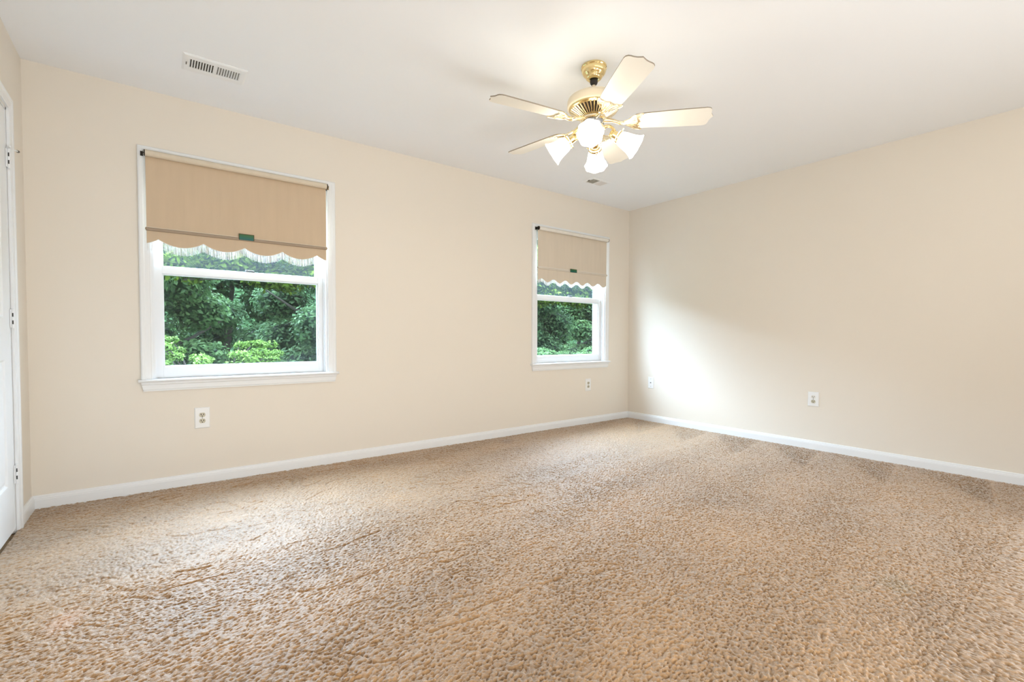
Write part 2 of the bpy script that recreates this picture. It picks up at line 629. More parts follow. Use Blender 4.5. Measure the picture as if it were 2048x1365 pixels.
def window(w):
    n = w['n']
    x0, x1, z0, z1 = w['x0'], w['x1'], w['z0'], w['z1']
    which = {1: 'larger-looking left window with tan shade, white double-hung sashes and sill',
             2: 'right window near the corner with tan shade coloured as brighter lit, white double-hung sashes and sill'}[n]
    root = empty('window_%d' % n, ((x0 + x1) / 2, 0, z0), which, 'window', kind='structure')
    pl = lambda u, z, d: (u, -d, z)
    mb = MB()
    casing(mb, x0, x1, z0, z1, pl)
    mb.build('window_casing', M['trim'], root)
    # jambs with stops and tracks
    jt = 0.012
    mb = MB()
    for s, xa in ((1, x0), (-1, x1)):
        a, b = sorted((xa, xa + s * jt))
        mb.box(a, b, -0.001, WT + .01, z0 - .02, z1)
        a, b = sorted((xa + s * jt, xa + s * (jt + 0.009)))
        mb.box(a, b, 0.026, 0.040, z0, z1)           # inner stop
        a, b = sorted((xa + s * jt, xa + s * (jt + 0.006)))
        mb.box(a, b, 0.083, 0.088, z0, z1)           # parting bead
        a, b = sorted((xa + s * jt, xa + s * (jt + 0.018)))
        mb.box(a, b, 0.126, WT + .01, z0, z1)
    mb.box(x0, x1, -0.001, WT + .01, z1 - jt, z1)
    mb.box(x0 + jt, x1 - jt, 0.02, WT + .03, z0 - 0.02, z0 - 0.0005)
    mb.build('window_jamb', M['vinyl'], root)
    # stool with horns and rounded nose
    sp = [(0.030, 0.0), (-0.030, 0.0), (-0.036, -0.003), (-0.039, -0.009), (-0.036, -0.015), (-0.030, -0.018), (0.030, -0.018)]
    mb = MB()
    xa, xb = x0 - 0.073, x1 + 0.073
    zt = z0 + 0.001
    mb.sweep(sp, [lambda y, z: (x0, min(y, 0.030), zt + z), lambda y, z: (x1, y, zt + z)])
    sp2 = [(min(y, 0.0), z) for y, z in sp]
    mb.sweep(sp2, [lambda y, z: (xa + 0.002, y * 0.95, zt + z), lambda y, z: (x0, y, zt + z)])
    mb.sweep(sp2, [lambda y, z: (x1, y, zt + z), lambda y, z: (xb - 0.002, y * 0.95, zt + z)])
    mb.build('window_sill', M['trim'], root)
    # apron with tapered ends
    mb = MB()
    ap = [(0, 0), (0.022, 0), (0.021, -0.012), (0.017, -0.018), (0.015, -0.044), (0.012, -0.050), (0.013, -0.055), (0, -0.056)]
    za = zt - 0.018
    mb.sweep(ap, [lambda d, z: (x0 - 0.058 - z * 0.20, -d, za + z), lambda d, z: (x1 + 0.058 + z * 0.20, -d, za + z)])
    mb.build('window_apron', M['trim'], root)
    # sashes
    ia, ib = x0 + jt + 0.002, x1 - jt - 0.002
    zm = 1.392 if n == 1 else 1.384
    mb = MB()
    g = sash(mb, ia, ib, z0 + 0.001, zm, 0.042, 0.080, 0.040, 0.046, 0.070)
    lower = mb.build('lower_sash', M['vinyl'], root, bevel=0.0015)
    MB().box(g[0] - .004, g[1] + .004, 0.060, 0.064, g[2] - .004, g[3] + .004).build('window_pane', M['glass'], lower)
    mb = MB()
    g = sash(mb, ia, ib, zm - 0.036, z1 - jt, 0.089, 0.124, 0.040, 0.046, 0.036)
    upper = mb.build('upper_sash', M['vinyl'], root, bevel=0.0015)
    MB().box(g[0] - .004, g[1] + .004, 0.105, 0.109, g[2] - .004, g[3] + .004).build('window_pane', M['glass_dusty'], upper)
    # sash lock on the meeting rail
    xl = 1.080 if n == 1 else 4.128
    mb = MB()
    mb.box(xl - 0.030, xl + 0.030, 0.050, 0.072, zm, zm + 0.004)
    mb.lathe([(0.011, 0), (0.011, 0.010), (0.008, 0.013), (0.0, 0.0135)], 18, (xl - 0.016, 0.060, zm + 0.004))
    mb.tube([(xl - 0.016, 0.060, zm + 0.010), (xl + 0.004, 0.055, zm + 0.012), (xl + 0.026, 0.050, zm + 0.009)], [0.005, 0.004, 0.005], 8)
    mb.build('sash_lock', M['pewter'], lower, smooth=True)
    # half insect screen outside the lower sash
    sc = MB()
    a, b = x0 + jt + .018, x1 - jt - .018
    for q in ((a, a + .012, z0, zm), (b - .012, b, z0, zm), (a + .012, b - .012, z0, z0 + .014), (a + .012, b - .012, zm - .014, zm)):
        sc.box(q[0], q[1], 0.134, 0.142, q[2], q[3])
    so = sc.build('screen_frame', M['vinyl'], root)
    MB().box(a + .012, b - .012, 0.1375, 0.1380, z0 + .014, zm - .014).build('insect_screen', M['screen'], so)
    return root


for w in WIN:
    window(w)


# ------------------------------------------------------------------ roller shades
def scallop_left(x, p):
    """cusped scallops, round lobes hanging down between sharp peaks"""
    pk = p['peaks']
    pitch = (pk[-1] - pk[0]) / (len(pk) - 1)
    t = ((x - pk[0]) / pitch) % 1.0
    return p['zlow'] + p['amp'] * (1 - abs(math.sin(PI * t)) ** 0.8)


def scallop_right(x, p):
    pk = p['peaks']
    pitch = (pk[-1] - pk[0]) / (len(pk) - 1)
    t = ((x - pk[0]) / pitch) % 1.0
    return p['zlow'] + p['amp'] * (0.5 + 0.5 * math.cos(2 * PI * t))


def roller_shade(p):
    x0, x1 = p['x0'], p['x1']
    yr, zr, rr = -0.046, p['zr'], 0.019
    root = empty('roller_shade', ((x0 + x1) / 2, 0, zr), p['label'], 'window shade', 'roller shades on the two windows')
    fab = p['mat']
    rot = Matrix.Rotation(PI / 2, 4, 'Y')
    # roller wrapped in fabric
    mb = MB()
    mb.lathe([(rr, 0), (rr, x1 - x0)], 32, (x0, yr, zr), mat=rot)
    ro = mb.build('roller', p['roll_mat'], root, smooth=True)
    for s, xa in ((-1, x0), (1, x1)):
        mb = MB()
        mb.lathe([(0.0, 0), (0.017, 0), (0.0185, 0.002), (0.0185, 0.006), (0.0, 0.006)], 24, (xa - (0.007 if s < 0 else -0.001), yr, zr), mat=rot)
        mb.build('end_cap', M['iron'], ro, smooth=True)
    # brackets: wall flange, arm and pin
    for s, xa in ((-1, x0 - 0.010), (1, x1 + 0.010)):
        mb = MB()
        a, b = sorted((xa, xa + s * 0.0016))
        mb.box(a, b, yr - 0.004, -0.017, zr - 0.012, zr + 0.012)
        a, b = sorted((xa, xa + s * 0.014))
        mb.box(a, b, -0.0195, -0.0165, zr - 0.014, zr + 0.014)
        mb.lathe([(0.0035, 0), (0.0035, 0.014)], 10, (xa - 0.007, yr, zr), mat=rot)
        mb.build('bracket', M['iron' if not (s > 0 and p['n'] == 1) else 'bronze'], root, bevel=0.0004)
    # fabric sheet down to the scalloped edge
    yf = yr + rr - 0.001
    nx = 220
    zh = p['zh']
    th = 0.0009
    vs, fs = [], []
    rows = [zr, zr - 0.12, zr - 0.25, zh + 0.02, zh - 0.02]
    X = [x0 + (x1 - x0) * i / nx for i in range(nx + 1)]
    sc = p['fn']
    for side in (0, 1):
        y = yf - th * side
        for k in range(len(rows) + 2):
            for i, x in enumerate(X):
                if k < len(rows):
                    z = rows[k]
                elif k == len(rows):
                    z = (rows[-1] + sc(x, p)) / 2
                else:
                    z = sc(x, p)
                rip = 0.0012 * math.sin(x * 23 + p['n']) * (zr - z) / 0.5
                vs.append((x, y + rip, z))
    R = len(rows) + 2
    L = nx + 1
    for side in (0, 1):
        o = side * R * L
        for k in range(R - 1):
            for i in range(nx):
                q = (o + k * L + i, o + (k + 1) * L + i, o + (k + 1) * L + i + 1, o + k * L + i + 1)
                fs.append(q)
    o = R * L
    for i in range(nx):
        fs.append(((R - 1) * L + i, o + (R - 1) * L + i, o + (R - 1) * L + i + 1, (R - 1) * L + i + 1))
    for k in range(R - 1):
        fs.append((k * L, (k + 1) * L, o + (k + 1) * L, o + k * L))
        fs.append((k * L + nx, (k + 1) * L + nx, o + (k + 1) * L + nx, o + k * L + nx))
    mb = MB()
    mb.add(vs, fs)
    cloth = mb.build('shade_fabric', fab, root, smooth=True)
    # hem pocket with slat
    yh = yf - 0.004
    mb = MB()
    hp = [(-0.0085, 0.002), (-0.0090, -0.005), (-0.0060, -0.0095), (0.0035, -0.0105), (0.0035, 0.010), (-0.003, 0.0085)]
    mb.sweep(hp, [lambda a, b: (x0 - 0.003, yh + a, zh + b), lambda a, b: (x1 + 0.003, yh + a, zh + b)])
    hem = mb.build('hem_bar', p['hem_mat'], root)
    mb = MB()
    mb.box(x0 - .001, x1 + .001, yh - 0.0035, yh + 0.003, zh + 0.0085, zh + 0.0125)
    mb.build('hem_fold', p['roll_mat'], hem)
    for xa in (x0 - 0.006, x1 + 0.001):
        mb = MB()
        mb.lathe([(0.0, 0), (0.006, 0.0005), (0.007, 0.0025), (0.006, 0.005), (0, 0.005)], 14, (xa, yh - .001, zh + .001), mat=rot)
        mb.build('hem_end_cap', M['bronze'], hem, smooth=True)
    # fringe: hundreds of yarn loops hanging off the scalloped edge
    if p['fringe']:
        mb = MB()
        x = x0 + 0.004
        rnd = random.Random(3)
        while x < x1 - 0.003:
            zt = sc(x, p) + 0.002
            ln = p['fringe'] * rnd.uniform(0.9, 1.05)
            dx = rnd.uniform(-0.0022, 0.0022)
            yy = yf - 0.001 + rnd.uniform(-.0012, .0012)
            hw = rnd.uniform(0.0007, 0.0011)
            mb.tube([(x, yy, zt), (x + dx * .5, yy, zt - ln * .5), (x + dx, yy, zt - ln)], [hw, hw, hw * .8], 3)
            x += rnd.uniform(0.0019, 0.0031)
        # braid along the edge
        mb.tube([(x, yf - .0015, sc(x, p) + .001) for x in np.linspace(x0 + .001, x1 - .001, 200)], 0.0016, 5)
        tag(mb.build('fringe', M['fringe'], cloth), 'white yarn fringe along the scalloped edge')
    # pull tag on the hem
    tx0, tx1, tz0, tz1 = p['tag']
    cx, cz = (tx0 + tx1) / 2, (tz0 + tz1) / 2
    hw, hh = (tx1 - tx0) / 2, (tz1 - tz0) / 2
    yt = yh - 0.0102
    mb = MB()
    mb.box(cx - hw, cx + hw, yt, yt + 0.0014, cz - hh, cz + hh)
    mb.box(cx - hw * .8, cx + hw * .8, yt + 0.0014, yh - 0.004, cz - hh * .35, cz + hh * .1)
    t = mb.build('pull_tag', M['tag_border'], root, origin=(cx, yt, cz), bevel=0.0005)
    tag(t, 'green pull tag')
    mb = MB()
    mb.box(cx - hw * .92, cx + hw * .90, yt - 0.0005, yt, cz - hh * .96, cz + hh * .78)
    mb.build('tag_print', M['tag'], t, origin=(cx, yt, cz))
    return root


roller_shade(dict(n=1, x0=0.522, x1=1.567, zr=2.049, zh=1.601, peaks=[0.579, 0.816, 1.044, 1.270, 1.501], zlow=1.503,
                  amp=0.040, fn=scallop_left, fringe=0.052, hem_mat=M['hem_dark'], tag=(1.005, 1.096, 1.594, 1.634), mat=M['shade_tan'],
                  roll_mat=fabric_mat('pale_tan_roll', (0.70, 0.62, 0.50), 0.0),
                  label='tan roller shade with scalloped fringed hem half down over the left window'))
roller_shade(dict(n=2, x0=3.600, x1=4.610, zr=2.034, zh=1.645, peaks=[3.648, 3.813, 3.978, 4.143, 4.308, 4.473], zlow=1.506,
                  amp=0.034, fn=scallop_right, fringe=0.036, hem_mat=M['hem_pale'], tag=(4.036, 4.134, 1.634, 1.669), mat=M['shade_tan_lit'],
                  roll_mat=fabric_mat('white_roll', (0.78, 0.75, 0.69), 0.0),
                  label='tan roller shade, coloured as brighter lit, with scalloped hem over the right window by the corner'))

# ------------------------------------------------------------------ door on the left wall
door = empty('door_1', (0, DY1, 0), 'white six-panel door at the left edge, closed, with three hinges', 'door', kind='structure')
mb = MB()
casing(mb, DY0 + .003, DY1 - .003, -0.012, DZ + .003, lambda u, z, d: (d, u, z))
mb.build('door_casing', M['trim'], door)
mb = MB()
mb.box(-WT, -0.001, DY1 - 0.012, DY1, -0.012, DZ)
mb.box(-WT, -0.001, DY0, DY0 + 0.012, -0.012, DZ)
mb.box(-WT, -0.001, DY0, DY1, DZ - 0.012, DZ)
mb.box(-0.052, -0.040, DY1 - 0.024, DY1 - 0.012, -0.012, DZ - .012)
mb.box(-0.052, -0.040, DY0 + 0.012, DY0 + 0.024, -0.012, DZ - .012)
mb.build('door_jamb', M['trim'], door)
# slab with six moulded panels built as a height-stepped face
dy0, dy1, dz0, dz1 = DY0 + 0.014, DY1 - 0.015, 0.012, DZ - 0.016
mb = MB()
mb.box(-0.039, -0.012, dy0, dy1, dz0, dz1)
wd = dy1 - dy0
st = 0.112
mid = 0.10
cw = (wd - 2 * st - mid) / 2
rows = [(0.240, 0.845), (1.035, 1.640), (1.745, 1.925)]
cols = [(dy0 + st, dy0 + st + cw), (dy1 - st - cw, dy1 - st)]
fx = -0.002
# stiles and rails
mb.box(-0.012, fx, dy0, dy0 + st, dz0, dz1)
mb.box(-0.012, fx, dy1 - st, dy1, dz0, dz1)
mb.box(-0.012, fx, cols[0][1], cols[1][0], dz0, dz1)
zz = [dz0] + [q for r in rows for q in r] + [dz1]
for i in range(0, len(zz), 2):
    for c in cols:
        mb.box(-0.012, fx, c[0], c[1], zz[i], zz[i + 1])
slab = mb.build('door_slab', M['door'], door)
for r in rows:
    for c in cols:
        mb = MB()
        steps = [(0.0, fx), (0.006, fx - 0.001), (0.014, -0.0105), (0.022, -0.0110), (0.040, -0.0045), (0.046, -0.0040)]
        ring = []
        for e, xx in steps:
            ring += [(xx, c[0] + e, r[0] + e), (xx, c[1] - e, r[0] + e), (xx, c[1] - e, r[1] - e), (xx, c[0] + e, r[1] - e)]
        fs = []
        for k in range(len(steps) - 1):
            for j in range(4):
                j2 = (j + 1) % 4
                fs.append((k * 4 + j, k * 4 + j2, (k + 1) * 4 + j2, (k + 1) * 4 + j))
        k = (len(steps) - 1) * 4
        fs.append((k, k + 1, k + 2, k + 3))
        mb.add(ring, fs)
        mb.build('door_panel', M['door'], slab)
hinges = []
for zc in (1.805, 1.037, 0.280):
    mb = MB()
    yk, xk = DY1 - 0.008, 0.0065
    segs = [(-0.044, -0.027), (-0.0265, -0.010), (-0.0095, 0.0095), (0.010, 0.0265), (0.027, 0.044)]
    for a, b in segs:
        mb.lathe([(0.006, a), (0.006, b)], 16, (xk, yk, zc))
    for e in (-0.046, 0.046):
        mb.lathe([(0.0, -0.003), (0.0062, -0.002), (0.0062, 0.002), (0.0, 0.003)], 14, (xk, yk, zc + e))
    mb.box(-0.004, xk, yk - 0.004, yk - 0.002, zc - 0.044, zc + 0.044)
    mb.box(-0.001, 0.0035, yk - 0.018, yk + 0.001, zc - 0.044, zc + 0.044)
    hi = mb.build('hinge', M['vinyl'], slab, smooth=True)
    mb = MB()
    for e in (0.018, -0.018):
        mb.box(0.0050, 0.0095, yk - 0.0062, yk - 0.0030, zc + e - 0.0090, zc + e + 0.0090)
    mb.build('hinge_gap', M['dark_gap'], hi)
    hinges.append(hi)
# hinge-pin door stop on the top hinge
zc = 1.805 + 0.050
mb = MB()
mb.lathe([(0.010, 0), (0.010, 0.004)], 16, (0.0065, DY1 - 0.008, zc - 0.002))
mb.tube([(0.008, DY1 - .008, zc), (0.014, DY1 + 0.05, zc + .010), (0.0175, DY1 + 0.105, zc + .022)], 0.004, 8)
mb.tube([(0.008, DY1 - .008, zc), (0.020, DY1 - 0.05, zc - .004)], 0.0035, 8)
mb.build('door_stop', M['vinyl'], hinges[0], smooth=True)
mb = MB()
mb.tube([(0.0175, DY1 + 0.105, zc + .022), (0.0185, DY1 + 0.122, zc + .025)], [0.006, 0.0065], 12)
mb.build('stop_bumper', M['pewter'], hinges[0], smooth=True)


# ------------------------------------------------------------------ outlets and jack
def plate_mesh(fr, w, h):
    mb = MB()
    prof = [(0, 0.0), (0.0, 0.002), (0.0035, 0.0055), (0.006, 0.006)]
    vs = []
    for e, d in prof:
        vs += [fr(-w / 2 + e, -h / 2 + e, d), fr(w / 2 - e, -h / 2 + e, d), fr(w / 2 - e, h / 2 - e, d), fr(-w / 2 + e, h / 2 - e, d)]
    fs = []
    for k in range(len(prof) - 1):
        for j in range(4):
            j2 = (j + 1) % 4
            fs.append((k * 4 + j, k * 4 + j2, (k + 1) * 4 + j2, (k + 1) * 4 + j))
    k = (len(prof) - 1) * 4
    fs.append((k, k + 1, k + 2, k + 3))
    mb.add(vs, fs)
    return mb


def disc_prism(mb, fr, pts, d0, d1):
    n = len(pts)
    vs = [fr(a, b, d0) for a, b in pts] + [fr(a, b, d1) for a, b in pts]
    fs = [tuple(range(n)), tuple(range(n, 2 * n))] + [(j, (j + 1) % n, n + (j + 1) % n, n + j) for j in range(n)]
    mb.add(vs, fs)


def outlet(loc, fr, label, w, h, mats):
    root = empty('wall_outlet', loc, label, 'outlet', 'duplex outlets on the walls')
    plate_mesh(fr, w, h).build('cover_plate', M['plate'], root)
    for s, mt in zip((1, -1), mats):
        cz = s * 0.0195
        mb = MB()
        pts = []
        for k in range(40):
            t = 2 * PI * k / 40
            pts.append((0.0172 * math.cos(t), cz + max(-0.0140, min(0.0140, 0.0172 * math.sin(t)))))
        disc_prism(mb, fr, pts, 0.004, 0.0078)
        r = mb.build('receptacle', mt, root)
        mb = MB()
        for sx, hh in ((-0.0066, 0.0056), (0.0066, 0.0048)):
            disc_prism(mb, fr, [(sx - .0018, cz + .003 - hh), (sx + .0018, cz + .003 - hh), (sx + .0018, cz + .003 + hh), (sx - .0018, cz + .003 + hh)], 0.0076, 0.0081)
        disc_prism(mb, fr, [(0.0032 * math.cos(2 * PI * k / 12), cz - .0082 + 0.0032 * math.sin(2 * PI * k / 12)) for k in range(12)], 0.0076, 0.0081)
        mb.build('slots', M['slot'], r)
    mb = MB()
    disc_prism(mb, fr, [(0.003 * math.cos(2 * PI * k / 14), 0.003 * math.sin(2 * PI * k / 14)) for k in range(14)], 0.005, 0.007)
    mb.build('screw', M['pewter'], root)
    return root


def fr_back(cx, cz):
    return lambda a, b, d: (cx + a, -d, cz + b)


def fr_right(cy, cz):
    return lambda a, b, d: (XR - d, cy - a, cz + b)


outlet((0.790, 0, 0.425), fr_back(0.790, 0.425), 'white duplex outlet with dingy ivory sockets below the left window', 0.084, 0.134, (M['ivory'], M['ivory']))
outlet((4.357, 0, 0.427), fr_back(4.357, 0.427), 'white duplex outlet under the right window near the corner', 0.084, 0.134, (M['ivory'], M['ivory']))
outlet((XR, -1.987, 0.428), fr_right(-1.987, 0.428), 'white duplex outlet in the middle of the plain right wall', 0.084, 0.122, (M['white_recept'], M['ivory']))
jr = empty('cable_jack', (XR, -0.331, 0.438), 'small white cable jack plate on the right wall by the corner', 'wall jack')
fj = fr_right(-0.331, 0.438)
plate_mesh(fj, 0.075, 0.130).build('cover_plate', M['plate'], jr)
mb = MB()
disc_prism(mb, fj, [(0.0065 * math.cos(2 * PI * k / 6), 0.0065 * math.sin(2 * PI * k / 6)) for k in range(6)], 0.005, 0.008)
disc_prism(mb, fj, [(0.0045 * math.cos(2 * PI * k / 16), 0.0045 * math.sin(2 * PI * k / 16)) for k in range(16)], 0.008, 0.016)
mb.build('connector', M['pewter'], jr)
for s in (0.042, -0.042):
    mb = MB()
    disc_prism(mb, fj, [(0.003 * math.cos(2 * PI * k / 12), s + 0.003 * math.sin(2 * PI * k / 12)) for k in range(12)], 0.005, 0.007)
    mb.build('screw', M['pewter'], jr)


# ------------------------------------------------------------------ ceiling vents
def vent(cx, cy, L, Wd, slot_l, slot_w, nslot, label, grey=False):
    root = empty('ceiling_vent', (cx, cy, H), label, 'air vent', 'air vents in the ceiling')
    # stamped frame with a raised face
    mb = MB()
    hx, hy = L / 2, Wd / 2
    sx, sy = slot_l / 2, slot_w / 2
    rings = [(hx, hy, H), (hx, hy, H - 0.002), (hx - 0.010, hy - 0.010, H - 0.006), (sx + 0.004, sy + 0.004, H - 0.0065), (sx, sy, H - 0.004), (sx, sy, H - 0.0005)]
    vs = []
    for a, b, z in rings:
        vs += [(cx - a, cy - b, z), (cx + a, cy - b, z), (cx + a, cy + b, z), (cx - a, cy + b, z)]
    fs = []
    for k in range(len(rings) - 1):
        for j in range(4):
            j2 = (j + 1) % 4
            fs.append((k * 4 + j, k * 4 + j2, (k + 1) * 4 + j2, (k + 1) * 4 + j))
    mb.add(vs, fs)
    mb.box(cx - 0.006, cx + 0.006, cy - sy, cy + sy, H - 0.0065, H - 0.001)
    mb.build('vent_frame', M['vent'], root)
    MB().box(cx - sx, cx + sx, cy - sy, cy + sy, H - 0.0012, H - 0.0004).build('duct_opening', M['duct'], root)
    half = sx - 0.006
    for side in (-1, 1):
        mb = MB()
        for i in range(nslot + 1):
            x = cx + side * 0.006 + side * half * i / nslot
            tilt = side * (0.0030 if not grey else 0.0045)
            t = 0.0010 if not grey else (0.0016 if side < 0 else 0.0022)
            top, bot = H - 0.0012, H - 0.0062
            mb.add([(x - t - tilt, cy - sy, top), (x + t - tilt, cy - sy, top), (x + t + tilt, cy - sy, bot), (x - t + tilt, cy - sy, bot),
                    (x - t - tilt, cy + sy, top), (x + t - tilt, cy + sy, top), (x + t + tilt, cy + sy, bot), (x - t + tilt, cy + sy, bot)],
                   [(0, 3, 2, 1), (4, 5, 6, 7), (0, 1, 5, 4), (1, 2, 6, 5), (2, 3, 7, 6), (3, 0, 4, 7)])
        mb.build('louver', (M['vent_grey'] if side < 0 else M['vent_dull']) if grey else M['vent'], root)
    mb = MB()
    mb.box(cx - sx - 0.016, cx - sx - 0.012, cy - 0.010, cy + 0.010, H - 0.012, H - 0.005)
    mb.build('damper_lever', M['pewter'], root)
    return root


vent(0.842, -0.508, 0.300, 0.192, 0.236, 0.094, 9, 'white ceiling vent with dark slots above the left window')
vent(3.947, -0.489, 0.245, 0.142, 0.190, 0.096, 15, 'small grey and white ceiling vent beyond the fan, near the right window', True)

# ------------------------------------------------------------------ ceiling fan
FX, FY = 2.499, -1.807
fan = empty('ceiling_fan', (FX, FY, H), 'brass and cream five-blade ceiling fan with four lit tulip lights', 'ceiling fan')
FC = (FX, FY, 0)
mb = MB()
can = [(0.066, H), (0.069, H - 0.003), (0.0695, H - 0.010), (0.0660, H - 0.014), (0.0665, H - 0.019), (0.0660, H - 0.026), (0.0640, H - 0.034), (0.0600, H - 0.042), (0.0545, H - 0.049),
       (0.0490, H - 0.0535), (0.0470, H - 0.056), (0.0455, H - 0.060), (0.0420, H - 0.066), (0.0365, H - 0.071), (0.0300, H - 0.0745), (0.022, H - 0.072), (0.0, H - 0.070)]
mb.lathe(can, 48, FC, cap=False)
canopy = mb.build('canopy', M['brass'], fan, smooth=True)
mb = MB()   # beaded band
for k in range(44):
    t = 2 * PI * k / 44
    mb.lathe([(0.0, -0.0028), (0.0022, -0.0014), (0.0028, 0), (0.0022, 0.0014), (0, 0.0028)], 6, (FX + 0.0665 * math.cos(t), FY + 0.0665 * math.sin(t), H - 0.0165))
mb.build('beading', M['brass'], canopy, smooth=True)
mb = MB()
mb.lathe([(0.0, H - 0.064), (0.016, H - 0.067), (0.021, H - 0.076), (0.0215, H - 0.085), (0.019, H - 0.094), (0.012, H - 0.102), (0.0, H - 0.103)], 28, FC)
mb.build('hanger_ball', M['black'], fan, smooth=True)
mb = MB()
mb.lathe([(0.0095, H - 0.095), (0.0095, 2.262)], 20, FC)
mb.lathe([(0.019, 2.291), (0.020, 2.285), (0.020, 2.262)], 24, FC)
mb.build('downrod', M['fan_cream'], fan, smooth=True)
mb = MB()   # antenna wire running down the canopy
az = math.radians(-75)
mb.tube([(FX + r * math.cos(az + q), FY + r * math.sin(az + q), z) for r, z, q in ((0.069, H - 0.012, .28), (0.061, H - 0.034, .16), (0.047, H - 0.055, .05), (0.033, H - 0.074, 0.0))], 0.0013, 6)
mb.build('wire', M['black'], canopy)
# motor housing
mb = MB()
mot = [(0.0, 2.268), (0.060, 2.268), (0.100, 2.267), (0.126, 2.265), (0.136, 2.262), (0.141, 2.257), (0.1425, 2.252), (0.1425, 2.250), (0.1445, 2.248), (0.1445, 2.218), (0.142, 2.213), (0.137, 2.210)]
mb.lathe(mot, 64, FC, cap=False)
mb.build('motor_housing', M['fan_cream'], fan, smooth=True)
mb = MB()
dish = [(0.137, 2.211), (0.136, 2.206), (0.131, 2.2015), (0.126, 2.199), (0.124, 2.196)]
mb.lathe(dish, 64, FC, cap=False)
lo = [(0.066, 2.1635), (0.062, 2.160), (0.050, 2.158), (0.0, 2.158)]
mb.lathe(lo, 64, FC, cap=False)
dsh = mb.build('brass_dish', M['brass'], fan, smooth=True)
mb = MB()
mb.lathe([(0.124, 2.2005), (0.063, 2.170)], 48, FC, cap=False)
mb.build('vent_recess', M['duct'], dsh)
mb = MB()   # radial ribs of the vent ring
for k in range(40):
    t = 2 * PI * k / 40
    c, s = math.cos(t), math.sin(t)
    mb.tube([(FX + 0.127 * c, FY + 0.127 * s, 2.1975), (FX + 0.096 * c, FY + 0.096 * s, 2.180), (FX + 0.064 * c, FY + 0.064 * s, 2.162)], [0.0052, 0.0042, 0.0030], 6)
mb.build('vent_rib', M['pale_brass'], dsh, smooth=True)
# rotor hub that carries the blades
mb = MB()
mb.lathe([(0.0, 2.158), (0.066, 2.158), (0.070, 2.155), (0.070, 2.146), (0.064, 2.142), (0.0, 2.142)], 48, FC)
mb.build('rotor_hub', M['pale_brass'], fan, smooth=True)

# blades
BZ = 2.132
A0 = math.radians(-117.6)


def blade_outline():
    pts = []
    r0_, r1_ = 0.205, 0.606
    w0, w1 = 0.056, 0.071
    # root: rounded end
    for k in range(9):
        t = PI / 2 + PI * k / 8
        pts.append((r0_ + 0.030 + 0.030 * math.cos(t), w0 * math.sin(t)))
    # lower side out to the tip, ogee tip with centre point
    side = [(0.30, w0 + 0.005), (0.42, w0 + 0.011), (0.54, w1 - 0.001), (r1_ - 0.024, w1)]
    tip = [(r1_ - 0.010, w1 - 0.003), (r1_ - 0.001, w1 - 0.011), (r1_ + 0.003, w1 - 0.022), (r1_ + 0.004, w1 - 0.036), (r1_ + 0.008, w1 - 0.050), (r1_ + 0.015, w1 - 0.063), (r1_ + 0.020, 0.0)]
    low = [(a, -b) for a, b in side + tip]
    hi = [(a, b) for a, b in reversed(side + tip[:-1])]
    return pts + low + hi


def iron_outline():
    """crescent shell plate that holds the blade root"""
    out = [(0.185, 0.020), (0.196, 0.036), (0.212, 0.050), (0.232, 0.060), (0.252, 0.065), (0.262, 0.063), (0.254, 0.056), (0.246, 0.045), (0.248, 0.034), (0.240, 0.026), (0.243, 0.012), (0.250, 0.0)]
    lo_ = [(a, -b) for a, b in reversed(out[:-1])]
    return out + lo_


for k in range(5):
    a = A0 + k * 2 * PI / 5
    pit = math.radians(-12)
    m4 = Matrix.Translation((FX, FY, BZ)) @ Matrix.Rotation(a, 4, 'Z') @ Matrix.Rotation(pit, 4, 'X')

    def tr(x, y, z, m4=m4):
        return tuple(m4 @ Vector((x, y, z)))
    mb = MB()
    mb.prism(blade_outline(), -0.003, 0.003, tr)
    bo = mb.build('blade', [M['blade'], M['blade_edge']], fan)
    for pgn in bo.data.polygons:
        if len(pgn.vertices) == 4:
            pgn.material_index = 1
    mb = MB()
    # shell plate under the blade root
    mb.prism(iron_outline(), -0.0085, -0.0030, tr)
    # fan of shell ribs
    for q in (-0.9, -0.6, -0.3, 0.0, 0.3, 0.6, 0.9):
        pa = (0.165, 0.010 * q, -0.008)
        pb = (0.200, 0.034 * q, -0.0105)
        pc = (0.236 - 0.012 * abs(q), 0.058 * q, -0.0085)
        mb.tube([tr(*pa), tr(*pb), tr(*pc)], [0.0045, 0.0045, 0.0028], 8)
    # rim scroll
    rim = [tr(x, y, -0.008) for x, y in iron_outline()]
    mb.tube(rim[:12], 0.0026, 6)
    mb.tube(rim[11:], 0.0026, 6)
    # curved neck to the hub, and two scroll curls
    h4 = Matrix.Translation((FX, FY, 0)) @ Matrix.Rotation(a, 4, 'Z')
    neck = [tuple(h4 @ Vector((r, 0, z))) for r, z in ((0.058, 2.146), (0.085, 2.143), (0.112, 2.137), (0.140, 2.126), (0.168, 2.1235), (0.190, 2.1235))]
    mb.tube(neck, [0.013, 0.011, 0.009, 0.010, 0.012, 0.008], 10)
    for s in (-1, 1):
        curl = [tuple(h4 @ Vector((0.150 + 0.020 * math.cos(t) * (1 - t / 12), s * (0.020 + 0.014 * math.sin(t)), 2.127))) for t in np.linspace(PI, 5.2, 9)]
        mb.tube(curl, 0.004, 6)
    mb.build('blade_bracket', M['pale_brass'], fan, smooth=True)
    for (x, y) in ((0.222, 0.030), (0.222, -0.030), (0.232, 0.0)):
        pass

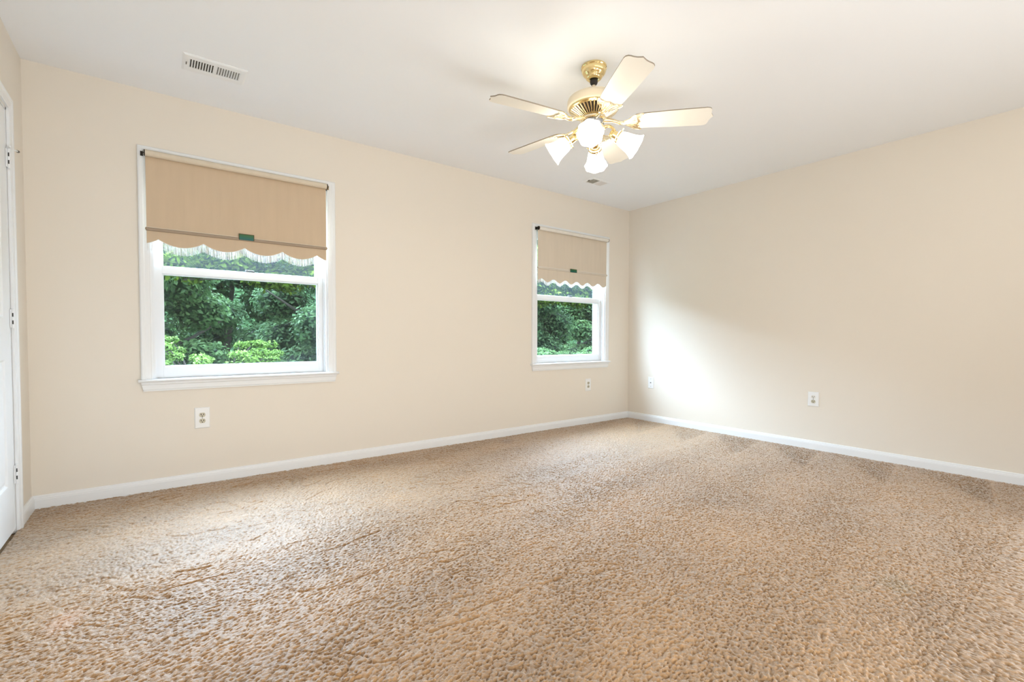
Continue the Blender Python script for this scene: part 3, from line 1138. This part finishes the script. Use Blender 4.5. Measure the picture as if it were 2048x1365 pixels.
# switch housing and light kit
mb = MB()
mb.lathe([(0.0, 2.143), (0.052, 2.143), (0.056, 2.139), (0.0565, 2.120), (0.055, 2.117), (0.0, 2.117)], 48, FC)
mb.build('switch_ring', M['steel'], fan, smooth=True)
mb = MB()
mb.lathe([(0.0, 2.118), (0.052, 2.118), (0.0555, 2.114), (0.0565, 2.100), (0.0565, 2.078), (0.054, 2.070), (0.046, 2.062), (0.034, 2.056), (0.020, 2.052), (0.012, 2.044), (0.0, 2.041)], 48, FC)
mb.build('switch_housing', M['fan_cream'], fan, smooth=True)

L0 = math.radians(-140.7)
TILT = math.radians(33)      # shade axis below the horizontal


def shade_r(t, i):
    # tulip: ten soft lobes that deepen to a scalloped mouth
    k = max(0.0, (i - 3) / 8)
    return 1 + 0.045 * k * math.cos(8 * t)


for k in range(4):
    a = L0 + k * PI / 2
    h4 = Matrix.Translation((FX, FY, 0)) @ Matrix.Rotation(a, 4, 'Z')
    P = lambda r, z, h4=h4: tuple(h4 @ Vector((r, 0, z)))
    mb = MB()
    mb.tube([P(0.048, 2.098), P(0.066, 2.109), P(0.086, 2.109), P(0.102, 2.098), P(0.112, 2.079)], [0.009, 0.008, 0.0075, 0.0075, 0.009], 12)
    mb.lathe([(0.0, -0.004), (0.013, -0.003), (0.016, 0.002), (0.010, 0.007), (0, 0.008)], 16, P(0.052, 2.098))
    arm = mb.build('light_arm', M['brass'], fan, smooth=True)
    # axis frame: z' along the shade axis (outward and down)
    ax = Vector((math.cos(TILT) * math.cos(a), math.cos(TILT) * math.sin(a), -math.sin(TILT)))
    q = Vector((0, 0, 1)).rotation_difference(ax)
    base = Vector(P(0.107, 2.062))
    m4 = Matrix.Translation(base) @ q.to_matrix().to_4x4()
    mb = MB()
    mb.lathe([(0.0, -0.020), (0.012, -0.018), (0.019, -0.010), (0.021, 0.004), (0.021, 0.022), (0.026, 0.026), (0.036, 0.032), (0.038, 0.040), (0.036, 0.042), (0.018, 0.034), (0.0, 0.034)], 28, mat=m4, cap=False)
    for j in range(3):
        t = 2 * PI * j / 3 + .5
        v0 = m4 @ Vector((0.034 * math.cos(t), 0.034 * math.sin(t), 0.036))
        v1 = m4 @ Vector((0.050 * math.cos(t), 0.050 * math.sin(t), 0.036))
        mb.tube([tuple(v0), tuple(v1)], [0.0022, 0.0035], 8)
    mb.build('socket_cup', M['brass'], arm, smooth=True)
    prof = [(0.0335, 0.028), (0.0335, 0.036), (0.0345, 0.044), (0.0385, 0.056), (0.0420, 0.070), (0.0445, 0.084), (0.0470, 0.098), (0.0500, 0.112), (0.0545, 0.126), (0.0600, 0.138), (0.0665, 0.148)]
    inn = [(r - 0.003, z - 0.0006) for r, z in reversed(prof)]
    n_o = len(prof)

    def rf(t, i):
        j = i if i < n_o else 2 * n_o - 1 - i
        return shade_r(t, j)
    mb = MB()
    # scalloped mouth: edge rises and falls a little round the rim
    mb.lathe(prof + inn, 64, mat=m4, cap=False, rfun=rf)
    mb.build('glass_shade', M['lit_glass'], arm, smooth=True)
    mb = MB()
    mb.lathe([(0.0, 0.034), (0.012, 0.036), (0.013, 0.050), (0.020, 0.066), (0.0235, 0.080), (0.022, 0.094), (0.014, 0.104), (0.0, 0.108)], 20, mat=m4)
    mb.build('bulb', M['bulb'], arm, smooth=True)


# ------------------------------------------------------------------ carpet pile
TUFT = 0.0040
YARN = (0.375, 0.213, 0.086)


def hash01(a, b, seed):
    a = a.astype(np.int64)
    b = b.astype(np.int64)
    n = (a * 374761393 + b * 668265263 + seed * 974634777) & 0xFFFFFFFF
    n = ((n ^ (n >> 13)) * 1274126177) & 0xFFFFFFFF
    n = n ^ (n >> 16)
    return (n & 0xFFFF) / 65535.0


def vnoise(x, y, seed):
    """value noise, vectorised, period-free"""
    xi = np.floor(x).astype(np.int64)
    yi = np.floor(y).astype(np.int64)
    fx_, fy_ = x - xi, y - yi
    fx_ = fx_ * fx_ * (3 - 2 * fx_)
    fy_ = fy_ * fy_ * (3 - 2 * fy_)

    def h(a, b):
        n = (a * 374761393 + b * 668265263 + seed * 974634777) & 0xFFFFFFFF
        n = ((n ^ (n >> 13)) * 1274126177) & 0xFFFFFFFF
        n = n ^ (n >> 16)
        return (n & 0xFFFF) / 65535.0
    return ((h(xi, yi) * (1 - fx_) + h(xi + 1, yi) * fx_) * (1 - fy_) + (h(xi, yi + 1) * (1 - fx_) + h(xi + 1, yi + 1) * fx_) * fy_)


def fbm(x, y, seed, o=3):
    s, a, t = 0, 1.0, 0
    for k in range(o):
        s = s + a * vnoise(x * 2 ** k, y * 2 ** k, seed + k * 17)
        t += a
        a *= 0.5
    return s / t


def worley(x, y, cell, seed):
    """distance to, and id of, the nearest jittered cell centre"""
    cx, cy = np.floor(x / cell), np.floor(y / cell)
    best = np.full(x.shape, 9.0)
    ident = np.zeros(x.shape)
    for i in (-1, 0, 1):
        for j in (-1, 0, 1):
            gx, gy = cx + i, cy + j
            px = gx + .5 + .8 * (hash01(gx, gy, seed) - .5)
            py = gy + .5 + .8 * (hash01(gx, gy, seed + 1) - .5)
            d = np.hypot(x / cell - px, y / cell - py)
            m = d < best
            best = np.where(m, d, best)
            ident = np.where(m, hash01(gx, gy, seed + 2), ident)
    return best, ident


def carpet():
    gx = np.arange(0.003, XR - 0.003, 0.0034)
    gy = np.concatenate([np.arange(-3.9, -3.3, 0.006), np.arange(-3.3, -1.3, 0.0032), np.arange(-1.3, -0.004, 0.0055)])
    nx, ny = len(gx), len(gy)
    X, Y = [q.ravel() for q in np.meshgrid(gx, gy)]
    N = len(X)
    # nap direction: vacuum strokes along x, their edges wobble; triangles at the right wall
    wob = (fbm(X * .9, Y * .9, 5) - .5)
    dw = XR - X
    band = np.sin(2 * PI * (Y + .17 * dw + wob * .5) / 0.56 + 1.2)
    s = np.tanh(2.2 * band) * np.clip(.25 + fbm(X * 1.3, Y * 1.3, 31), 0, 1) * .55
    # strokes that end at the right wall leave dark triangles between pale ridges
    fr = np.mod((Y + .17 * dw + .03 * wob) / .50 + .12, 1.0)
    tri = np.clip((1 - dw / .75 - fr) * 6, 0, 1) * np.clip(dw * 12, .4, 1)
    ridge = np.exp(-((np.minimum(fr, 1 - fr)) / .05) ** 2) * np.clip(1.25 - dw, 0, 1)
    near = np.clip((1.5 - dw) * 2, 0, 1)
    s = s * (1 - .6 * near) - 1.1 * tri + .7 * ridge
    ang = (fbm(X * 2.2, Y * 2.2, 77) - .5) * 2.4
    # tufts: a close, nearly level field of small domes, a third of them sunk as pits
    wx = X + .003 * (vnoise(X * 90, Y * 90, 3) - .5)
    wy = Y + .003 * (vnoise(X * 90, Y * 90, 9) - .5)
    f1, tid = worley(wx, wy * 1.15, 0.0080, 100)
    dome = np.clip(1.25 - 1.25 * f1 ** 2, 0, 1)
    f2, tid2 = worley(wx + .31, wy * 1.9 + .17, 0.0125, 140)
    pit = np.clip((.34 - tid2) / .2, 0, 1) * np.clip(1.1 - 1.6 * f2, 0, 1)
    lump = fbm(X * 24, Y * 34, 41, 2) - .5
    mid = fbm(X * 90, Y * 150, 47, 2) - .5
    broad = fbm(X * 3.1, Y * 3.1, 53) - .5
    # creases where the pile parts: thin level lines of a warped noise
    cn = fbm(X * 2.4 + .4 * vnoise(X * 7, Y * 7, 13), Y * 3.6, 91)
    amt = np.clip(1.15 - np.abs(X - 1.2) / 2.4, 0.15, 1) * np.clip(1.25 - np.abs(Y + .9) / 2.4, .2, 1)
    crease = np.exp(-((cn - .5) / .010) ** 2) * (vnoise(X * 3.3, Y * 3.3, 19) > .50)
    for lv, sd in ((.40, 23), (.60, 29)):
        crease = crease + np.exp(-((cn - lv) / .008) ** 2) * (vnoise(X * 5.1, Y * 5.1, sd) > .60)
    crease = np.clip(crease, 0, 1) * amt
    h = TUFT * dome * (.5 + tid) - .0080 * pit + .0032 * lump + .0034 * mid + .0030 * broad - .0075 * crease
    z = -0.0045 + h
    lean = .9 * (h + .003)
    px = X + lean * s * np.cos(ang) + .0016 * (tid - .5)
    py = Y + lean * (.35 * np.sin(ang) - .15)
    edge = (X < .012) | (X > XR - .012) | (Y > -.012)
    px = np.where(edge, X, px)
    py = np.where(edge, Y, py)
    P = np.stack([px, py, z], 1).astype(np.float32)
    me = bpy.data.meshes.new('carpet_pile')
    me.vertices.add(N)
    me.vertices.foreach_set('co', P.ravel())
    i = (np.arange(ny - 1)[:, None] * nx + np.arange(nx - 1)[None]).ravel()
    F = np.stack([i, i + 1, i + nx + 1, i + nx], 1).astype(np.int32)
    me.loops.add(F.size)
    me.loops.foreach_set('vertex_index', F.ravel())
    me.polygons.add(len(F))
    me.polygons.foreach_set('loop_start', (np.arange(len(F)) * 4).astype(np.int32))
    me.polygons.foreach_set('use_smooth', np.ones(len(F), bool))
    me.update(calc_edges=True)
    # yarn colour: heather of tan tones, painted nap shading, plus the stains
    base = np.array(YARN)
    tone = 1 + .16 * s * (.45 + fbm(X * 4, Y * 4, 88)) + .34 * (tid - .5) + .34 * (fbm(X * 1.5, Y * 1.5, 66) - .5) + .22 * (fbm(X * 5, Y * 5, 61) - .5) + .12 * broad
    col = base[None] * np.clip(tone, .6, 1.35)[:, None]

    def stain(col, cx, cy, rx, ry, rgb, k):
        d = np.hypot((X - cx) / rx, (Y - cy) / ry) + (fbm(X * 14, Y * 14, 7) - .5) * .9
        w = np.clip(1.35 - d, 0, 1) * k
        return col * (1 - w[:, None]) + np.array(rgb)[None] * w[:, None]
    col = stain(col, 3.10, -0.19, .085, .075, (0.22, 0.10, 0.03), .9)       # brown spill near the back wall
    col = stain(col, 0.30, -1.49, .05, .085, (0.62, 0.33, 0.17), .55)       # faint orange spot by the door
    col = stain(col, 2.83, -3.09, .07, .06, (0.27, 0.20, 0.09), .5)         # dull spots in front
    col = stain(col, 2.68, -3.02, .03, .03, (0.27, 0.19, 0.09), .5)
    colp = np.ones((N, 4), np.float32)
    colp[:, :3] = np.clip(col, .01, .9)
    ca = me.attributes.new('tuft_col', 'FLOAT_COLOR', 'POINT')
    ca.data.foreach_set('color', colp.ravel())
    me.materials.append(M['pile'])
    o = bpy.data.objects.new('carpet', me)
    COL.objects.link(o)
    tag(o, 'tan plush wall-to-wall carpet with vacuum marks and stains', 'carpet', kind='stuff')


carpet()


# ------------------------------------------------------------------ the woods outside
def foliage(parent, blobs, n, size, mat, seed, droop=0.3, core=0.72):
    """leaves on the shells of overlapping boughs, with solid dark cores added to block light"""
    rg = np.random.default_rng(seed)
    B = np.array(blobs, float)          # cx, cy, cz, rx, ry, rz
    wts = (B[:, 3] * B[:, 4] + B[:, 4] * B[:, 5] + B[:, 3] * B[:, 5])
    idx = rg.choice(len(B), n, p=wts / wts.sum())
    d = rg.normal(size=(n, 3))
    d /= np.linalg.norm(d, axis=1)[:, None]
    rad = rg.uniform(.72, 1.08, n)
    # clumps
    ph = np.sin(d[:, 0] * 7 + idx) * np.sin(d[:, 1] * 6 + 2 * idx) * np.sin(d[:, 2] * 8 + 3 * idx)
    rad = rad * (1 + .16 * ph)
    c = B[idx, :3] + d * rad[:, None] * B[idx, 3:]
    # leaf frames: face roughly outwards and up
    nrm = d + np.array([0, -.3, .7]) + rg.normal(0, .55, (n, 3))
    nrm /= np.linalg.norm(nrm, axis=1)[:, None]
    t = np.cross(nrm, rg.normal(size=(n, 3)))
    t[:, 2] -= droop * .5
    t /= np.linalg.norm(t, axis=1)[:, None]
    b = np.cross(nrm, t)
    L = size * rg.uniform(.6, 1.25, n)[:, None]
    Wd = L * rg.uniform(.38, .55, n)[:, None]
    v = np.empty((n, 6, 3))
    v[:, 0] = c - t * L * .5
    v[:, 1] = c - t * L * .12 + b * Wd * .5 + nrm * L * .06
    v[:, 2] = c + t * L * .25 + b * Wd * .36 + nrm * L * .05
    v[:, 3] = c + t * L * .5 - nrm * L * .08
    v[:, 4] = c + t * L * .25 - b * Wd * .36 + nrm * L * .05
    v[:, 5] = c - t * L * .12 - b * Wd * .5 + nrm * L * .06
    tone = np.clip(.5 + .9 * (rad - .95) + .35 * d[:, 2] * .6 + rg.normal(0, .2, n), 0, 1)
    verts = v.reshape(-1, 3)
    # cores: lumpy closed shells that block light, all in the darkest tone
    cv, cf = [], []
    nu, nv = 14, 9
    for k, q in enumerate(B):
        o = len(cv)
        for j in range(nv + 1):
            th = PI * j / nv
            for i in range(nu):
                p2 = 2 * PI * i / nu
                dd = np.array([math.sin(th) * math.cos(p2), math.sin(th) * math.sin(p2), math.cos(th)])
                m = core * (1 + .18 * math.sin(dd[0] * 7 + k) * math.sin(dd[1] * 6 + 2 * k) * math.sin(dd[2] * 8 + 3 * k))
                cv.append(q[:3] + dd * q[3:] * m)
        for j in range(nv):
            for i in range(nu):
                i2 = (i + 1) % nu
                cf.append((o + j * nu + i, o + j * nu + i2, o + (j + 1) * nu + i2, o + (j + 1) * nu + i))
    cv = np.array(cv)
    nv6 = len(verts)
    allv = np.concatenate([verts, cv])
    me = bpy.data.meshes.new('foliage')
    nfl = n * 2
    ncf = len(cf)
    me.vertices.add(len(allv))
    me.vertices.foreach_set('co', (allv - np.array(parent.location)).ravel())
    base = (np.arange(n) * 6)[:, None]
    lf = np.concatenate([base + np.array([[0, 1, 2, 3]]), base + np.array([[0, 3, 4, 5]])], axis=1).reshape(-1, 4)
    lf = np.concatenate([lf, np.array(cf) + nv6])
    me.loops.add(lf.size)
    me.loops.foreach_set('vertex_index', lf.ravel().astype(np.int32))
    me.polygons.add(len(lf))
    me.polygons.foreach_set('loop_start', (np.arange(len(lf)) * 4).astype(np.int32))
    me.update(calc_edges=True)
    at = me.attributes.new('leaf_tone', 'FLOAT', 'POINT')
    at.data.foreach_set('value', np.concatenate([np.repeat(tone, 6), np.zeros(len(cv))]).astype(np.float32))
    me.materials.append(mat)
    me.validate()
    o = bpy.data.objects.new('foliage', me)
    COL.objects.link(o)
    o.parent = parent
    return o


GZ = -2.9


def tree(name, x, y, top, rad, nleaf, size, mat, label, seed, cat='tree', low=-1.6, nblob=16, trunk_r=0.16, lean=0.0, group='trees outside the windows'):
    rg = random.Random(seed)
    root = empty(name, (x, y, GZ), label, cat, group)
    blobs = []
    for i in range(nblob):
        f = (i + .5) / nblob
        z = low + (top - low) * f
        w = rad * (0.55 + 0.6 * math.sin(PI * min(1, .12 + f * .8)))
        a = i * 2.4 + rg.uniform(-.4, .4)
        r = w * rg.uniform(.25, .75)
        br = rad * rg.uniform(.38, .58)
        blobs.append((x + lean * (z - GZ) + r * math.cos(a), y + r * math.sin(a), min(z, top - br * .6), br, br, br * rg.uniform(.65, .9)))
    foliage(root, blobs, nleaf, size, mat, seed)
    mb = MB()
    pts = [(x + lean * (z - GZ) + .08 * math.sin(z * 1.3 + seed), y + .06 * math.cos(z * 1.7), z) for z in np.linspace(GZ, top * .8, 9)]
    mb.tube(pts, [trunk_r * (1 - .75 * i / 8) for i in range(9)], 10)
    for i in range(6):
        z = low + (top - low) * (.1 + .13 * i)
        a = i * 2.1 + seed
        p0 = (x + lean * (z - GZ), y, z)
        mb.tube([p0, (p0[0] + .5 * rad * math.cos(a), p0[1] + .5 * rad * math.sin(a), z + .35), (p0[0] + .95 * rad * math.cos(a), p0[1] + .95 * rad * math.sin(a), z + .8)], [trunk_r * .4, trunk_r * .25, trunk_r * .1], 7)
    mb.build('trunk', M['bark'], root, smooth=True)
    return root


# seen through the left window
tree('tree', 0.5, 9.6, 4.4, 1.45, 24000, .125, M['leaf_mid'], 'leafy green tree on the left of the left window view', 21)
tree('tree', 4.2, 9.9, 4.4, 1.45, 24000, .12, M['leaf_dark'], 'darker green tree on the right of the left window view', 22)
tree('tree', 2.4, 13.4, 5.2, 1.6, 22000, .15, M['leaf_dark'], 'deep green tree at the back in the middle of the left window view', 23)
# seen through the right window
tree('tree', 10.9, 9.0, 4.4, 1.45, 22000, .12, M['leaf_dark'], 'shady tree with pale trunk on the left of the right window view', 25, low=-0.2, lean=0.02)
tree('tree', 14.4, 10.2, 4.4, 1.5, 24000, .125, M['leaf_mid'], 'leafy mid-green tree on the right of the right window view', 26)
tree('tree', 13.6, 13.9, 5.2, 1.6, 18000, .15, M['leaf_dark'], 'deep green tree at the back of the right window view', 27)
# between and beside them, hidden from here but part of the same wood edge
tree('tree', 7.5, 11.0, 5.0, 1.5, 9000, .16, M['leaf_mid'], 'green tree standing between the two window views', 28)
tree('tree', -3.4, 10.5, 4.8, 1.6, 9000, .16, M['leaf_dark'], 'green tree beyond the left edge of the left window view', 29)
tree('tree', 18.6, 11.2, 5.0, 1.6, 9000, .16, M['leaf_mid'], 'green tree beyond the right edge of the right window view', 30)


def bough_shrub(name, x, y, z, n, label, seed, mat, size, spread, hgt, br=.20, per=700, cat='shrub'):
    """many arching sprays of small leaves"""
    rg = random.Random(seed)
    root = empty(name, (x, y, GZ), label, cat, 'shrubs under the windows outside')
    blobs = []
    mb = MB()
    for i in range(n):
        a = 2 * PI * i / n + rg.uniform(-.3, .3)
        Ls = spread * rg.uniform(.55, 1.1)
        top = z + hgt * rg.uniform(.15, 1.0)
        pts = []
        for t in np.linspace(0, 1, 9):
            pts.append((x + Ls * t ** 1.3 * math.cos(a), y + .6 * Ls * t ** 1.3 * math.sin(a), GZ + (top - GZ) * (1 - (1 - t) ** 2.2) + .05 * math.sin(9 * t)))
        mb.tube(pts, [.03 * (1 - .85 * t) for t in np.linspace(0, 1, 9)], 6)
        for p in pts[3:]:
            blobs.append((p[0], p[1], p[2], br, br, br * .55))
    foliage(root, blobs, n * per, size, mat, seed, core=.35)
    mb.build('stems', M['bark'], root, smooth=True)
    return root


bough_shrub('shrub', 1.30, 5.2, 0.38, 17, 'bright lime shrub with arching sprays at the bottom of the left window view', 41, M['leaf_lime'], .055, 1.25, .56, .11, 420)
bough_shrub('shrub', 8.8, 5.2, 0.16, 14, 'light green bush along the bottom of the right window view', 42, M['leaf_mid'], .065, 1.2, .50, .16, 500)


def overhang(x, y, z, label, seed, w):
    """leafy limb of a near tree reaching across the top of the window view"""
    root = empty('tree', (x + w + 1.2, y, GZ), label, 'tree', 'trees outside the windows')
    mb = MB()
    pts = [(x + w + 1.2, y, GZ), (x + w + 1.1, y, z - 1.5), (x + w + .7, y, z - .3), (x + w * .5, y, z + .15), (x, y, z + .10), (x - w * .6, y, z - .02)]
    mb.tube(pts, [.13, .11, .09, .06, .04, .02], 9)
    mb.build('trunk', M['bark'], root, smooth=True)
    rg = random.Random(seed)
    blobs = []
    for i in range(22):
        t = i / 21
        xx = x - w * .8 + (2.0 * w) * t
        blobs.append((xx, y + rg.uniform(-.35, .35), z + rg.uniform(-.02, .40), .34, .34, .20))
        blobs.append((xx, y + rg.uniform(-.35, .35), z + rg.uniform(.5, 1.5), .45, .4, .3))
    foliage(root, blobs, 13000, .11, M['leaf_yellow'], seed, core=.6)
    return root


overhang(2.0, 7.0, 2.02, 'yellow-green leafy limb hanging across the top of the left window view', 51, 1.7)
overhang(10.2, 6.5, 2.02, 'yellow-green leafy limb hanging across the top of the right window view', 52, 1.6)

# wooded slope closing the view behind the trees
mb = MB()
vs, fs = [], []
nxh, nyh = 90, 14
for j in range(nyh):
    for i in range(nxh):
        t = j / (nyh - 1)
        xx = -34 + 82 * i / (nxh - 1)
        yy = 17.5 + 16 * t
        zz = GZ + 12.5 * math.sin(t * PI / 2) ** .8
        k = 0.5 * math.sin(xx * 2.1 + j) * math.sin(j * 1.7 + xx * .6)
        vs.append((xx, yy + k, zz + k))
for j in range(nyh - 1):
    for i in range(nxh - 1):
        fs.append((j * nxh + i, j * nxh + i + 1, (j + 1) * nxh + i + 1, (j + 1) * nxh + i))
mb.add(vs, fs)
M['hill'] = pmat('distant_woods', (0.04, 0.085, 0.032), 0.95, spec=0.05, bump=(2.5, 1.0, 0.6), var=(3.0, 0.7))
struct(mb.build('hillside', M['hill'], smooth=True), 'wooded slope behind the trees outside', 'hillside')
mb = MB()
mb.box(-30, 45, 0.5, 60, GZ - .2, GZ)
struct(mb.build('ground', M['grass']), 'shaded ground of the woods outside', 'ground')
